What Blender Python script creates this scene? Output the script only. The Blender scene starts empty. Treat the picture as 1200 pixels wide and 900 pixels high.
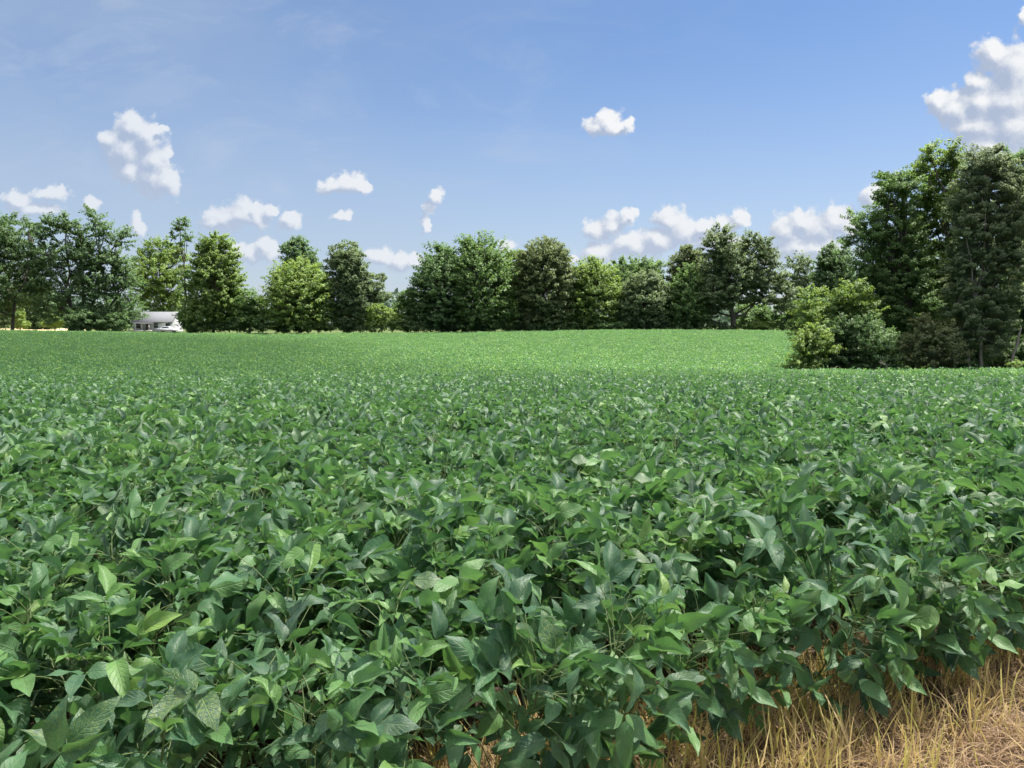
import bpy, math, random
import numpy as np
from mathutils import Vector

rng = np.random.default_rng(7)
random.seed(7)
sc = bpy.context.scene
COL = sc.collection
PI = math.pi

# ------------------------------------------------------------------ camera
F = 901.0                     # focal length in photo pixels (photo is 1200 wide)
EYE = 1.65
PITCH = math.atan(70 / F)
cam = bpy.data.cameras.new("camera")
camo = bpy.data.objects.new("camera", cam)
COL.objects.link(camo)
cam.sensor_width = 36
cam.lens = 36 * F / 1200
cam.clip_end = 20000
cam.clip_start = 0.05
camo.location = (0, 0, EYE)
camo.rotation_euler = (PI / 2 - PITCH, 0, 0)
sc.camera = camo


def ray(px, py):
    a, b = (px - 600) / F, -(py - 450) / F
    return np.array([a, math.cos(PITCH) + b * math.sin(PITCH), -math.sin(PITCH) + b * math.cos(PITCH)])


def at(px, py, Y):
    """world point seen at photo pixel px,py at depth Y"""
    d = ray(px, py)
    return np.array([0, 0, EYE]) + d * (Y / d[1])


# ------------------------------------------------------------------ terrain
NEAR_Y = [-80, 4, 10, 20, 30, 40, 50, 62]
NEAR_G = [0, 0, -.20, -.70, -1.22, -1.60, -1.74, -1.70]
YE = 125.0
CAN = 0.78


def g0(x, y):
    x = np.asarray(x, float); y = np.asarray(y, float)
    near = np.interp(y, NEAR_Y, NEAR_G)
    az = 600 + F * x / np.maximum(y, 30)
    pe = np.interp(az, [-300, 0, 200, 300, 400, 500, 600, 700, 800, 940, 1300], [386, 386.6, 389.6, 391, 390.6, 389.5, 388, 386.6, 386, 387.6, 388])
    ge = EYE - (pe - 380) / F * YE - CAN
    pf = np.interp(az, [-300, 0, 90, 115, 178, 215, 300, 400, 500, 600, 700, 800, 940, 1300], [383.6, 384, 385.6, 387.6, 388.3, 389.4, 392.5, 392, 391, 389.6, 388.2, 387.6, 389.2, 389.6])
    gf = EYE - (pf - 380) / F * 195
    t = np.clip((y - 62) / (YE - 62), 0, 1)
    t = t * t * (3 - 2 * t) * .5 + t * .5
    z = near * (1 - t) + ge * t
    t2 = np.clip((y - YE) / (195 - YE), 0, 1)
    z = z * (1 - t2) + gf * t2
    z = z + np.clip((y - 12) / 20, 0, 1) * np.clip((128 - y) / 20, 0, 1) * (.07 * np.sin(y * .31 + x * .05 + 1.2 * np.sin(x * .07)) + .05 * np.sin(y * .73 - x * .11))
    t3 = np.clip((y - 260) / 300, 0, 1)
    return z * (1 - t3) - 1.0 * t3


def g(x, y):
    return (g0(x, np.asarray(y) - 4) + 2 * g0(x, y) + g0(x, np.asarray(y) + 4)) / 4


# ------------------------------------------------------------------ mesh helpers
def new_mesh(name, verts, faces, mat=None, attrs=None, smooth=False):
    """verts (n,3); faces (m,k) int array or list of arrays of different k"""
    me = bpy.data.meshes.new(name)
    if not isinstance(faces, list):
        faces = [faces]
    faces = [np.asarray(f, np.int32) for f in faces if len(f)]
    me.vertices.add(len(verts))
    me.vertices.foreach_set("co", np.ascontiguousarray(verts, np.float32).ravel())
    nl = sum(f.size for f in faces); npoly = sum(len(f) for f in faces)
    me.loops.add(nl); me.polygons.add(npoly)
    me.loops.foreach_set("vertex_index", np.concatenate([f.ravel() for f in faces]))
    starts, s = [], 0
    for f in faces:
        starts.append(s + np.arange(len(f)) * f.shape[1]); s += f.size
    me.polygons.foreach_set("loop_start", np.concatenate(starts).astype(np.int32))
    if smooth:
        me.polygons.foreach_set("use_smooth", np.ones(npoly, bool))
    for k, a in (attrs or {}).items():
        a = np.ascontiguousarray(a, np.float32)
        if a.ndim == 1:
            me.attributes.new(k, "FLOAT", "POINT").data.foreach_set("value", a)
        else:
            me.attributes.new(k, "FLOAT_VECTOR", "POINT").data.foreach_set("vector", a.ravel())
    if mat:
        me.materials.append(mat)
    me.update(calc_edges=True)
    return me


def link(name, me, parent=None):
    o = bpy.data.objects.new(name, me)
    COL.objects.link(o)
    if parent:
        o.parent = parent
    return o


def tag(o, label=None, cat=None, group=None, kind=None):
    if label: o["label"] = label
    if cat: o["category"] = cat
    if group: o["group"] = group
    if kind: o["kind"] = kind
    return o


def thing(name, loc, label, cat, group=None):
    o = bpy.data.objects.new(name, None)
    o.empty_display_size = .2
    COL.objects.link(o)
    o.location = [float(v) for v in loc]
    return tag(o, label, cat, group)


def norm(v):
    return v / np.maximum(np.linalg.norm(v, axis=-1, keepdims=True), 1e-9)


def tubes(P, R, n=5):
    """P (M,K,3) polylines, R (M,K) radii -> verts, quads"""
    P = np.asarray(P, float); R = np.asarray(R, float)
    M, K, _ = P.shape
    T = norm(np.gradient(P, axis=1))
    ref = np.where(np.abs(T[..., 2:3]) > .9, np.array([1., 0, 0]), np.array([0, 0, 1.]))
    ref = np.broadcast_to(ref[:, :1], T.shape)
    A = norm(np.cross(T, ref)); B = np.cross(T, A)
    th = np.arange(n) / n * 2 * PI
    V = P[:, :, None] + R[:, :, None, None] * (np.cos(th)[None, None, :, None] * A[:, :, None] + np.sin(th)[None, None, :, None] * B[:, :, None])
    idx = np.arange(M * K * n).reshape(M, K, n)
    a = idx[:, :-1]; b = idx[:, 1:]
    q = np.stack([a, np.roll(a, -1, 2), np.roll(b, -1, 2), b], -1).reshape(-1, 4)
    return V.reshape(-1, 3), q


def box_vf(c, s):
    c = np.array(c, float); s = np.array(s, float) / 2
    v = np.array([[x, y, z] for x in (-1, 1) for y in (-1, 1) for z in (-1, 1)]) * s + c
    f = np.array([[0, 1, 3, 2], [4, 6, 7, 5], [0, 4, 5, 1], [2, 3, 7, 6], [0, 2, 6, 4], [1, 5, 7, 3]])
    return v, f


def boxes(lst):
    vs, fs, n = [], [], 0
    for c, s in lst:
        v, f = box_vf(c, s); vs.append(v); fs.append(f + n); n += 8
    return np.concatenate(vs), np.concatenate(fs)


# ------------------------------------------------------------------ node helpers
class NT:
    def __init__(self, tree):
        self.t = tree

    def n(self, typ, **kw):
        nd = self.t.nodes.new(typ)
        ins = kw.pop("ins", {})
        for k, v in kw.items():
            setattr(nd, k, v)
        for k, v in ins.items():
            s = nd.inputs[k]
            if isinstance(v, bpy.types.NodeSocket):
                self.t.links.new(v, s)
            else:
                s.default_value = v
        return nd

    def math(self, op, a, b=0.0, c=None, clamp=False):
        ins = {0: a, 1: b}
        if c is not None: ins[2] = c
        return self.n("ShaderNodeMath", operation=op, use_clamp=clamp, ins=ins).outputs[0]

    def mix(self, fac, a, b, blend="MIX"):
        nd = self.n("ShaderNodeMix", data_type="RGBA", blend_type=blend)
        for i, v in ((0, fac), (6, a), (7, b)):
            if isinstance(v, bpy.types.NodeSocket):
                self.t.links.new(v, nd.inputs[i])
            else:
                nd.inputs[i].default_value = v if i == 0 else (*v[:3], 1)
        return nd.outputs[2]

    def smooth(self, v, lo, hi):
        return self.n("ShaderNodeMapRange", interpolation_type="SMOOTHSTEP", ins={0: v, 1: lo, 2: hi, 3: 0.0, 4: 1.0}).outputs[0]

    def noise(self, vec, scale, detail=3, rough=.55, **kw):
        ins = {"Scale": scale, "Detail": detail, "Roughness": rough}
        if vec is not None: ins["Vector"] = vec
        ins.update(kw)
        return self.n("ShaderNodeTexNoise", ins=ins).outputs[0]

    def ramp(self, fac, stops, interp="LINEAR"):
        nd = self.n("ShaderNodeValToRGB", ins={0: fac})
        cr = nd.color_ramp; cr.interpolation = interp
        while len(cr.elements) < len(stops): cr.elements.new(.5)
        for e, (p, c) in zip(cr.elements, stops):
            e.position = p; e.color = (*c, 1)
        return nd.outputs[0]


def new_mat(name):
    m = bpy.data.materials.new(name); m.use_nodes = True
    m.node_tree.nodes.clear()
    T = NT(m.node_tree)
    out = T.n("ShaderNodeOutputMaterial")
    return m, T, out


def plain(name, col, rough=.7, var=.15, scale=8, bump=0.0, metallic=0.0, spec=.5):
    m, T, out = new_mat(name)
    co = T.n("ShaderNodeTexCoord").outputs["Object"]
    nz = T.noise(co, scale, 5)
    c = T.mix(nz, [v * (1 - var) for v in col], [v * (1 + var) for v in col])
    p = T.n("ShaderNodeBsdfPrincipled", ins={"Base Color": c, "Roughness": rough, "Metallic": metallic, "Specular IOR Level": spec})
    if bump:
        b = T.n("ShaderNodeBump", ins={"Strength": bump, "Height": nz, "Distance": .02})
        T.t.links.new(b.outputs[0], p.inputs["Normal"])
    T.t.links.new(p.outputs[0], out.inputs[0])
    return m


def leaf_shader(T, out, col, under, trans, rough, tw, spec=.5, normal=None, sheen=0.0):
    back = T.n("ShaderNodeNewGeometry").outputs["Backfacing"]
    c = T.mix(back, col, under)
    ins = {"Base Color": c, "Roughness": rough, "Specular IOR Level": spec, "Sheen Weight": sheen, "Sheen Roughness": .45}
    if normal is not None: ins["Normal"] = normal
    p = T.n("ShaderNodeBsdfPrincipled", ins=ins)
    tr = T.n("ShaderNodeBsdfTranslucent", ins={"Color": trans})
    m = T.n("ShaderNodeMixShader", ins={0: tw, 1: p.outputs[0], 2: tr.outputs[0]})
    T.t.links.new(m.outputs[0], out.inputs[0])


# ------------------------------------------------------------------ soybean material
def soy_material(name, detail=True):
    m, T, out = new_mat(name)
    tint = T.n("ShaderNodeAttribute", attribute_name="tint").outputs["Fac"]
    orand = T.n("ShaderNodeObjectInfo").outputs["Random"]
    tt = T.math("ADD", tint, T.math("MULTIPLY", T.math("SUBTRACT", orand, .5), .22), clamp=True)
    col = T.ramp(tt, [(0, (.019, .068, .038)), (.38, (.041, .126, .058)), (.66, (.090, .222, .074)), (.88, (.16, .32, .068)), (1, (.22, .36, .065))])
    normal = None
    rough = .52
    if not detail:
        col = T.mix(1.0, col, (1.26, 1.08, .98), "MULTIPLY")
    if detail:
        luv = T.n("ShaderNodeAttribute", attribute_name="luv").outputs["Vector"]
        sx = T.n("ShaderNodeSeparateXYZ", ins={0: luv})
        t, s, mo = sx.outputs[0], sx.outputs[1], sx.outputs[2]
        a = T.math("ABSOLUTE", s)
        mid = T.math("SUBTRACT", 1.0, T.smooth(a, .02, .075))
        ph = T.math("SUBTRACT", T.math("MULTIPLY", t, 8.0), T.math("MULTIPLY", a, 2.1))
        fr = T.math("ABSOLUTE", T.math("SUBTRACT", T.math("FRACT", ph), .5))
        side = T.math("MULTIPLY", T.math("SUBTRACT", 1.0, T.smooth(fr, .03, .14)), .55)
        vein = T.math("MAXIMUM", mid, side)
        co = T.n("ShaderNodeTexCoord").outputs["Object"]
        n1 = T.noise(co, 55, 4, .6)
        n2 = T.noise(co, 260, 2, .5)
        # blotchy tone, sunken paler veins
        col = T.mix(T.math("MULTIPLY", T.smooth(n1, .35, .7), .7), col, T.mix(.6, col, (.12, .21, .075)))
        col = T.mix(T.math("MULTIPLY", vein, .45), col, (.17, .29, .10))
        n5 = T.noise(co, 420, 3, .65)
        st = T.math("MULTIPLY", T.smooth(n5, .50, .66), T.smooth(n1, .40, .62))
        st = T.math("MULTIPLY", st, T.smooth(mo, .15, .75))
        col = T.mix(T.math("MULTIPLY", st, .30), col, (.24, .33, .17))
        # yellow mottling of some leaves (interveinal), whitish specks on others
        n4 = T.noise(co, 130, 3, .6)
        my = T.math("MULTIPLY", T.smooth(n4, .40, .66), T.smooth(mo, .84, 1.0))
        col = T.mix(T.math("MULTIPLY", my, .42), col, (.28, .36, .06))
        sp = T.math("MULTIPLY", T.smooth(n2, .70, .76), T.smooth(n1, .5, .62))
        col = T.mix(T.math("MULTIPLY", sp, .85), col, (.42, .46, .34))
        h = T.math("ADD", T.math("MULTIPLY", vein, -.6), T.math("MULTIPLY", n2, .5))
        normal = T.n("ShaderNodeBump", ins={"Strength": .6, "Distance": .005, "Height": h}).outputs[0]
        rough = T.math("ADD", .34, T.math("MULTIPLY", n1, .18))
    under = T.mix(.55, col, (.14, .25, .13))
    trans = T.mix(.6, col, (.17, .38, .07))
    leaf_shader(T, out, col, under, trans, rough, .32, .6 if detail else .3, normal, .13 if detail else .22)
    return m


SOY = soy_material("soybean_leaf")
SOY_FAR = soy_material("soybean_leaf_distant", False)
STEM = plain("soybean_stem", (.12, .17, .055), .6, .25, 30)


# ------------------------------------------------------------------ soybean plants
def leaflets(P, D, N, L, W, curl, fold, ph, nt, ns):
    n = len(P)
    S = np.cross(N, D)
    t = np.linspace(0, 1, nt + 1)
    tm = (t[:-1] + t[1:]) / 2
    ang = -curl[:, None] * tm[None] ** 1.2
    dx = np.cos(ang) * L[:, None] / nt; dz = np.sin(ang) * L[:, None] / nt
    X = np.concatenate([np.zeros((n, 1)), np.cumsum(dx, 1)], 1)
    Z = np.concatenate([np.zeros((n, 1)), np.cumsum(dz, 1)], 1)
    an = -curl[:, None] * t[None] ** 1.2
    prof = t ** .60 * (1 - t) ** 1.12
    prof = prof / (.349 ** .60 * .651 ** 1.12)
    prof = np.maximum(prof, .03)
    hw = W[:, None] / 2 * prof[None]                       # n,nt+1
    s = np.linspace(-1, 1, ns)
    sh = np.abs(s)[None, None]
    wav = .22 * np.sin(2 * PI * 1.7 * t[None, :, None] + ph[:, None, None] + s[None, None] * 1.3)
    off = hw[:, :, None] * (fold[:, None, None] * sh ** 1.3 + wav * sh)
    y = hw[:, :, None] * s[None, None] * np.cos(np.arctan(fold))[:, None, None]
    x = X[:, :, None] - np.sin(an)[:, :, None] * off
    z = Z[:, :, None] + np.cos(an)[:, :, None] * off
    V = P[:, None, None] + x[..., None] * D[:, None, None] + y[..., None] * S[:, None, None] + z[..., None] * N[:, None, None]
    idx = np.arange(n * (nt + 1) * ns).reshape(n, nt + 1, ns)
    q = np.stack([idx[:, :-1, :-1], idx[:, 1:, :-1], idx[:, 1:, 1:], idx[:, :-1, 1:]], -1).reshape(-1, 4)
    luv = np.zeros((n, nt + 1, ns, 3))
    luv[..., 0] = t[None, :, None]; luv[..., 1] = s[None, None]
    return V.reshape(-1, 3), q, luv


def dirs(az, pitch):
    return np.stack([np.cos(az) * np.cos(pitch), np.sin(az) * np.cos(pitch), np.sin(pitch)], -1)


def soy_plant(seed, nt, ns, nleaf=30, spread=1.0, patch=0.0, low=True, small=1.0):
    r = np.random.default_rng(seed)
    H = .70 + r.uniform(-.05, .06)
    f = np.linspace(.10 if low else .45, 1, nleaf) ** .85
    za = .04 + f * (H - .06)
    az = np.arange(nleaf) * PI + r.normal(0, .75, nleaf) + r.uniform(0, 6.28)
    pl = np.where(f > .9, r.uniform(.05, .14, nleaf), r.uniform(.13, .27, nleaf)) * spread
    el = np.radians(r.uniform(22, 68, nleaf))
    root = np.stack([r.normal(0, .012, nleaf), r.normal(0, .012, nleaf), za], -1)
    if patch:
        root[:, :2] = r.uniform(-patch, patch, (nleaf, 2))
    d0 = dirs(az, el)
    d1 = dirs(az, el - np.radians(r.uniform(5, 40, nleaf)))
    K = 4
    u = np.linspace(0, 1, K)[None, :, None]
    pet = root[:, None] + pl[:, None, None] * (u * d0[:, None] * (1 - u / 2) + u * u / 2 * d1[:, None])
    E = pet[:, -1]
    young = f > .93
    # three leaflets each
    mode = r.random(nleaf)
    base_p = np.where(mode < .32 + .38 * f, r.uniform(.40, 1.15, nleaf), np.where(mode < .86, r.uniform(-.35, .35, nleaf), r.uniform(-.9, -.35, nleaf)))
    roll_t = r.normal(0, .35, nleaf)
    Ps, Ds, Ns, Ls, Ws, Cu, Fo = [], [], [], [], [], [], []
    Lb = np.where(young, r.uniform(.05, .075, nleaf), r.uniform(.098, .146, nleaf)) * small
    for k in (0, 1, 2):
        a = az + (0, 1.25, -1.25)[k] + r.normal(0, .22, nleaf)
        p = base_p + r.normal(0, .28, nleaf)
        D = dirs(a, p)
        up = np.array([0, 0, 1.]) + 0 * D
        N0 = norm(up - (up * D).sum(-1, keepdims=True) * D)
        # near vertical leaves: normal faces back along their azimuth
        S0 = np.cross(N0, D)
        rl = r.normal(0, .55, nleaf) + roll_t + (0, -.25, .25)[k]
        N = norm(np.cos(rl)[:, None] * N0 + np.sin(rl)[:, None] * S0)
        P = E + (d1 * .022 if k == 0 else 0) + D * .004
        L = Lb * (1.08 if k == 0 else .95) * r.uniform(.88, 1.1, nleaf)
        Ps.append(P); Ds.append(D); Ns.append(N); Ls.append(L)
        Ws.append(L * r.uniform(.40, .56, nleaf))
        Cu.append(r.uniform(.1, 1.25, nleaf)); Fo.append(np.where(young, r.uniform(.5, 1.2, nleaf), r.normal(.38, .40, nleaf)))
    P, D, N = (np.concatenate(v) for v in (Ps, Ds, Ns))
    L, W, cu, fo = (np.concatenate(v) for v in (Ls, Ws, Cu, Fo))
    n3 = len(P)
    V, q, luv = leaflets(P, D, N, L, W, cu, fo, r.uniform(0, 6.28, n3), nt, ns)
    tl = np.tile(np.clip(r.beta(1.5, 1.5, nleaf) * .84 + f * .08 + young * .16, 0, 1), 3) + r.normal(0, .06, n3)
    tl[r.random(n3) < .05] += .26
    tl = np.clip(tl, 0, 1)
    mot = np.tile(r.random(nleaf), 3)
    luv[..., 2] = mot[:, None, None]
    npl = (nt + 1) * ns
    attrs = {"tint": np.repeat(tl, npl), "luv": luv.reshape(-1, 3)}
    # stem and petioles
    k = np.linspace(0, 1, 9)
    st = np.stack([.012 * np.sin(k * 23 + seed), .012 * np.cos(k * 19 + seed), k * H], -1)[None]
    v1, f1 = tubes(st, (.0055 - .003 * k)[None], 6)
    v2, f2 = tubes(pet, np.broadcast_to(np.linspace(.0022, .0014, K), (nleaf, K)), 4)
    return (V, q, attrs), (np.concatenate([v1, v2]), np.concatenate([f1, f2 + len(v1)]))


NV = 12
near_meshes = []
for i in range(NV):
    (V, q, at_), (sv, sf) = soy_plant(100 + i, 9, 5, nleaf=37)
    near_meshes.append((new_mesh("soybean_foliage", V, q, SOY, at_, True), new_mesh("soybean_stem", sv, sf, STEM, None, True)))


def proto(name, me):
    return bpy.data.objects.new(name, me)          # geometry source for the scattered mass only, never linked


def joined(parts, name, mats):
    vs, fs, at_, n = [], [], {}, 0
    mi = []
    for j, (V, q, a) in enumerate(parts):
        vs.append(V); fs.append(q + n); n += len(V); mi += [j] * len(q)
        for k in ("tint", "luv"):
            at_.setdefault(k, []).append(a[k] if a else np.zeros((len(V), 3) if k == "luv" else len(V)))
    me = new_mesh(name, np.concatenate(vs), np.concatenate(fs), None, {k: np.concatenate(v) for k, v in at_.items()}, True)
    for m in mats: me.materials.append(m)
    me.polygons.foreach_set("material_index", np.array(mi, np.int32))
    return me


mid_protos = []
for i in range(10):
    lf, st = soy_plant(300 + i, 5, 3, nleaf=35)
    mid_protos.append(proto("soybean", joined([lf, (*st, None)], "soybean", [SOY, STEM])))
fine_protos = []
for i in range(8):
    lf, st = soy_plant(400 + i, 7, 5, nleaf=37)
    fine_protos.append(proto("soybean", joined([lf, (*st, None)], "soybean", [SOY, STEM])))
far_protos = []
for i in range(8):
    lf, st = soy_plant(500 + i, 2, 3, nleaf=150, patch=.62, low=False, small=1.1)
    far_protos.append(proto("soybean", joined([lf], "soybean_patch", [SOY_FAR])))


def scatter(name, pts, rotz, scl, idx, protos, tilt=None):
    me = new_mesh(name, pts, [], None, {"scl": scl, "rot": np.stack([rotz * 0 if tilt is None else tilt[:, 0], rotz * 0 if tilt is None else tilt[:, 1], rotz], -1)}) if False else None
    me = bpy.data.meshes.new(name)
    me.vertices.add(len(pts))
    me.vertices.foreach_set("co", np.ascontiguousarray(pts, np.float32).ravel())
    me.attributes.new("scl", "FLOAT", "POINT").data.foreach_set("value", np.asarray(scl, np.float32))
    rot = np.zeros((len(pts), 3), np.float32); rot[:, 2] = rotz
    if tilt is not None: rot[:, :2] = tilt
    me.attributes.new("rot", "FLOAT_VECTOR", "POINT").data.foreach_set("vector", rot.ravel())
    me.attributes.new("pick", "INT", "POINT").data.foreach_set("value", np.asarray(idx, np.int32))
    o = link(name, me)
    ng = bpy.data.node_groups.new(name + "_scatter", "GeometryNodeTree")
    ng.interface.new_socket("Geometry", in_out="INPUT", socket_type="NodeSocketGeometry")
    ng.interface.new_socket("Geometry", in_out="OUTPUT", socket_type="NodeSocketGeometry")
    T = NT(ng)
    gi = T.n("NodeGroupInput"); go = T.n("NodeGroupOutput")
    jn = T.n("GeometryNodeJoinGeometry")
    for p in reversed(protos):
        oi = T.n("GeometryNodeObjectInfo", ins={"Object": p})
        gi_ = T.n("GeometryNodeGeometryToInstance", ins={0: oi.outputs["Geometry"]})
        ng.links.new(gi_.outputs[0], jn.inputs[0])
    na = lambda nm, dt: T.n("GeometryNodeInputNamedAttribute", data_type=dt, ins={"Name": nm}).outputs["Attribute"]
    ip = T.n("GeometryNodeInstanceOnPoints", ins={"Points": gi.outputs[0], "Instance": jn.outputs[0], "Pick Instance": True,
                                                  "Instance Index": na("pick", "INT"), "Scale": na("scl", "FLOAT")})
    er = T.n("FunctionNodeEulerToRotation", ins={0: na("rot", "FLOAT_VECTOR")})
    ng.links.new(er.outputs[0], ip.inputs["Rotation"])
    ng.links.new(ip.outputs[0], go.inputs[0])
    md = o.modifiers.new("scatter", "NODES"); md.node_group = ng
    return o


# edge of the crop along the lane
E0 = np.array([.06, 2.86]); ED = norm(np.array([1.0, .533])); EN = np.array([-ED[1], ED[0]])
def edge_dist(x, y):
    return (x - E0[0]) * EN[0] + (y - E0[1]) * EN[1]


def woods_limit(y):           # right-hand boundary of the crop
    return np.where(y < 42.0, 1e3, 15.2 + (y - 42) * .40)


def rows(sp_row, sp_in, jit, smax, dmin, r):
    """points in rows parallel to the crop edge"""
    s = np.arange(-160, 160, sp_in); d = np.arange(dmin, smax, sp_row)
    S, D = np.meshgrid(s, d)
    S = S + r.uniform(-jit, jit, S.shape) * sp_in; D = D + r.uniform(-jit, jit, S.shape) * sp_row * .8
    x = E0[0] + S * ED[0] + D * EN[0]; y = E0[1] + S * ED[1] + D * EN[1]
    return x.ravel(), y.ravel()


r = np.random.default_rng(11)
x, y = rows(.34, .24, .42, 40, -.17, r)
MIDY = 26.0
ok = (x > -.70 * y - 3.0) & (x < .86 * y + 4.0) & (y > -.5) & (y < MIDY + 2 * r.random(len(x))) & (np.hypot(x, y) > 1.8)
x, y = x[ok], y[ok]
dist = np.hypot(x, y)
order = np.argsort(dist); x, y, dist = x[order], y[order], dist[order]
inview = (np.abs(x) < .69 * y + .22) & (y > .9)
single = np.zeros(len(x), bool)
single[np.nonzero(inview)[0][:300]] = True
r = np.random.default_rng(12)
for i in np.nonzero(single)[0]:
    fm, sm = near_meshes[int(r.integers(NV))]
    ed = edge_dist(x[i], y[i])
    edge = ed < .12
    lab = "soybean plant at the edge of the field, leaning over the dry grass" if edge else "leafy green soybean plant standing in the near rows of the field"
    p = thing("soybean_plant", (x[i], y[i], float(g(x[i], y[i])) - .01), lab, "soybean plant", "soybean plants along the field edge" if edge else "soybean plants in the near rows")
    p.rotation_euler = (r.normal(0, .07), r.normal(0, .07), r.uniform(0, 6.28))
    if edge:
        p.rotation_euler = (.36 + r.normal(0, .08), r.normal(0, .08), r.uniform(-.5, .5) + math.atan2(ED[1], ED[0]))
    s = r.uniform(.9, 1.12); p.scale = (s, s, s * r.uniform(.94, 1.06))
    link("stem", sm, p); link("foliage", fm, p)
rest = ~single
xm, ym = x[rest], y[rest]
# far crop
r = np.random.default_rng(13)
X, Y = np.meshgrid(np.arange(-125, 95, .84), np.arange(MIDY - .5, YE + 1.5, .84))
xf = (X + r.uniform(-.4, .4, X.shape)).ravel(); yf = (Y + r.uniform(-.4, .4, X.shape)).ravel()
ok = (xf > -.70 * yf - 8) & (xf < .80 * yf + 8) & (xf < woods_limit(yf)) & (yf < YE)
xf, yf = xf[ok], yf[ok]
pts = np.concatenate([np.stack([xm, ym, g(xm, ym)], -1), np.stack([xf, yf, g(xf, yf)], -1)])
nm, nf = len(xm), len(xf)
nearm = np.hypot(xm, ym) < 8.0
idx = np.concatenate([np.where(nearm, 18 + r.integers(0, 8, nm), r.integers(0, 10, nm)), 10 + r.integers(0, 8, nf)])
fo = scatter("soybean_field", pts, r.uniform(0, 6.28, nm + nf), np.concatenate([r.uniform(.9, 1.12, nm), r.uniform(.9, 1.1, nf)]), idx, mid_protos + far_protos + fine_protos,
             r.normal(0, .05, (nm + nf, 2)))
tag(fo, "dense green soybean crop rolling away to the distant tree line", "soybean crop", None, "stuff")

# ------------------------------------------------------------------ ground
m, T, out = new_mat("soil_and_grass")
geo = T.n("ShaderNodeNewGeometry").outputs["Position"]
sy = T.n("ShaderNodeSeparateXYZ", ins={0: geo}).outputs
n1 = T.noise(geo, 1.6, 6, .6); n2 = T.noise(geo, 35, 5, .65); n3 = T.noise(geo, .05, 4)
soil = T.mix(n1, (.06, .043, .032), (.15, .108, .075))
soil = T.mix(T.math("MULTIPLY", n2, .5), soil, (.10, .07, .05))
gr = T.mix(T.smooth(n3, .35, .65), (.05, .08, .025), (.09, .11, .035))
c = T.mix(T.smooth(sy[1], 119, 124), soil, gr)
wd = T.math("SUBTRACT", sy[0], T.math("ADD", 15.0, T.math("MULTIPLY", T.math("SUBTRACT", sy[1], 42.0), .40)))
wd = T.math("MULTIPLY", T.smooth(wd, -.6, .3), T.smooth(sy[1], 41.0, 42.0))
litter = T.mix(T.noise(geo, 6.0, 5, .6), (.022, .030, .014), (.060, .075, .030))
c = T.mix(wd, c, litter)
b = T.n("ShaderNodeBump", ins={"Strength": .8, "Distance": .03, "Height": T.math("ADD", n2, n1)})
p = T.n("ShaderNodeBsdfPrincipled", ins={"Base Color": c, "Roughness": .95, "Specular IOR Level": .15, "Normal": b.outputs[0]})
T.t.links.new(p.outputs[0], out.inputs[0])
GROUND = m


def grid_sheet(xs, ys, dz, mat, name):
    X, Y = np.meshgrid(xs, ys)
    Z = g(X, Y) + dz
    nx, ny = len(xs), len(ys)
    V = np.stack([X, Y, Z], -1).reshape(-1, 3)
    i = np.arange(nx * ny).reshape(ny, nx)
    q = np.stack([i[:-1, :-1], i[:-1, 1:], i[1:, 1:], i[1:, :-1]], -1).reshape(-1, 4)
    return new_mesh(name, V, q, mat, None, True)


xs = np.concatenate([[-6000, -3000, -1500, -800, -400, -260], np.arange(-200, 201, 4), [260, 400, 800, 1500, 3000, 6000]])
ys = np.concatenate([[-6000, -2000, -500, -150, -60, -30, -15], np.arange(-8, 215, 2.0), [230, 260, 320, 400, 600, 1000, 2000, 4000, 8000]])
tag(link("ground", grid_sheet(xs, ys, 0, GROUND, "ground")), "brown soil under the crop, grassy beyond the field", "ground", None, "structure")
STUB = plain("dry_stubble", (.50, .41, .22), .9, .2, .6)
sf, sy_ = np.meshgrid(np.linspace(-.82, -.553, 24), np.arange(132, 200, 3.0))
sx_ = sf * sy_
sv = np.stack([sx_, sy_, g(sx_, sy_) + .07], -1).reshape(-1, 3)
si = np.arange(sf.size).reshape(sf.shape)
sq = np.stack([si[:-1, :-1], si[:-1, 1:], si[1:, 1:], si[1:, :-1]], -1).reshape(-1, 4)
tag(link("stubble_field", new_mesh("stubble_field", sv, sq, STUB, None, True)),
    "strip of pale dry stubble beyond the green crop", "field", None, "structure")

# ------------------------------------------------------------------ dry grass
def grass_mat():
    m, T, out = new_mat("dry_grass")
    tint = T.n("ShaderNodeAttribute", attribute_name="tint").outputs["Fac"]
    col = T.ramp(tint, [(0, (.17, .105, .065)), (.28, (.40, .265, .15)), (.55, (.61, .44, .23)), (.75, (.68, .54, .20)), (.9, (.60, .57, .14)), (1, (.32, .42, .08))])
    p = T.n("ShaderNodeBsdfPrincipled", ins={"Base Color": col, "Roughness": .6, "Specular IOR Level": .35})
    tr = T.n("ShaderNodeBsdfTranslucent", ins={"Color": col})
    mx = T.n("ShaderNodeMixShader", ins={0: .3, 1: p.outputs[0], 2: tr.outputs[0]})
    T.t.links.new(mx.outputs[0], out.inputs[0])
    return m


GRASS = grass_mat()


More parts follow.
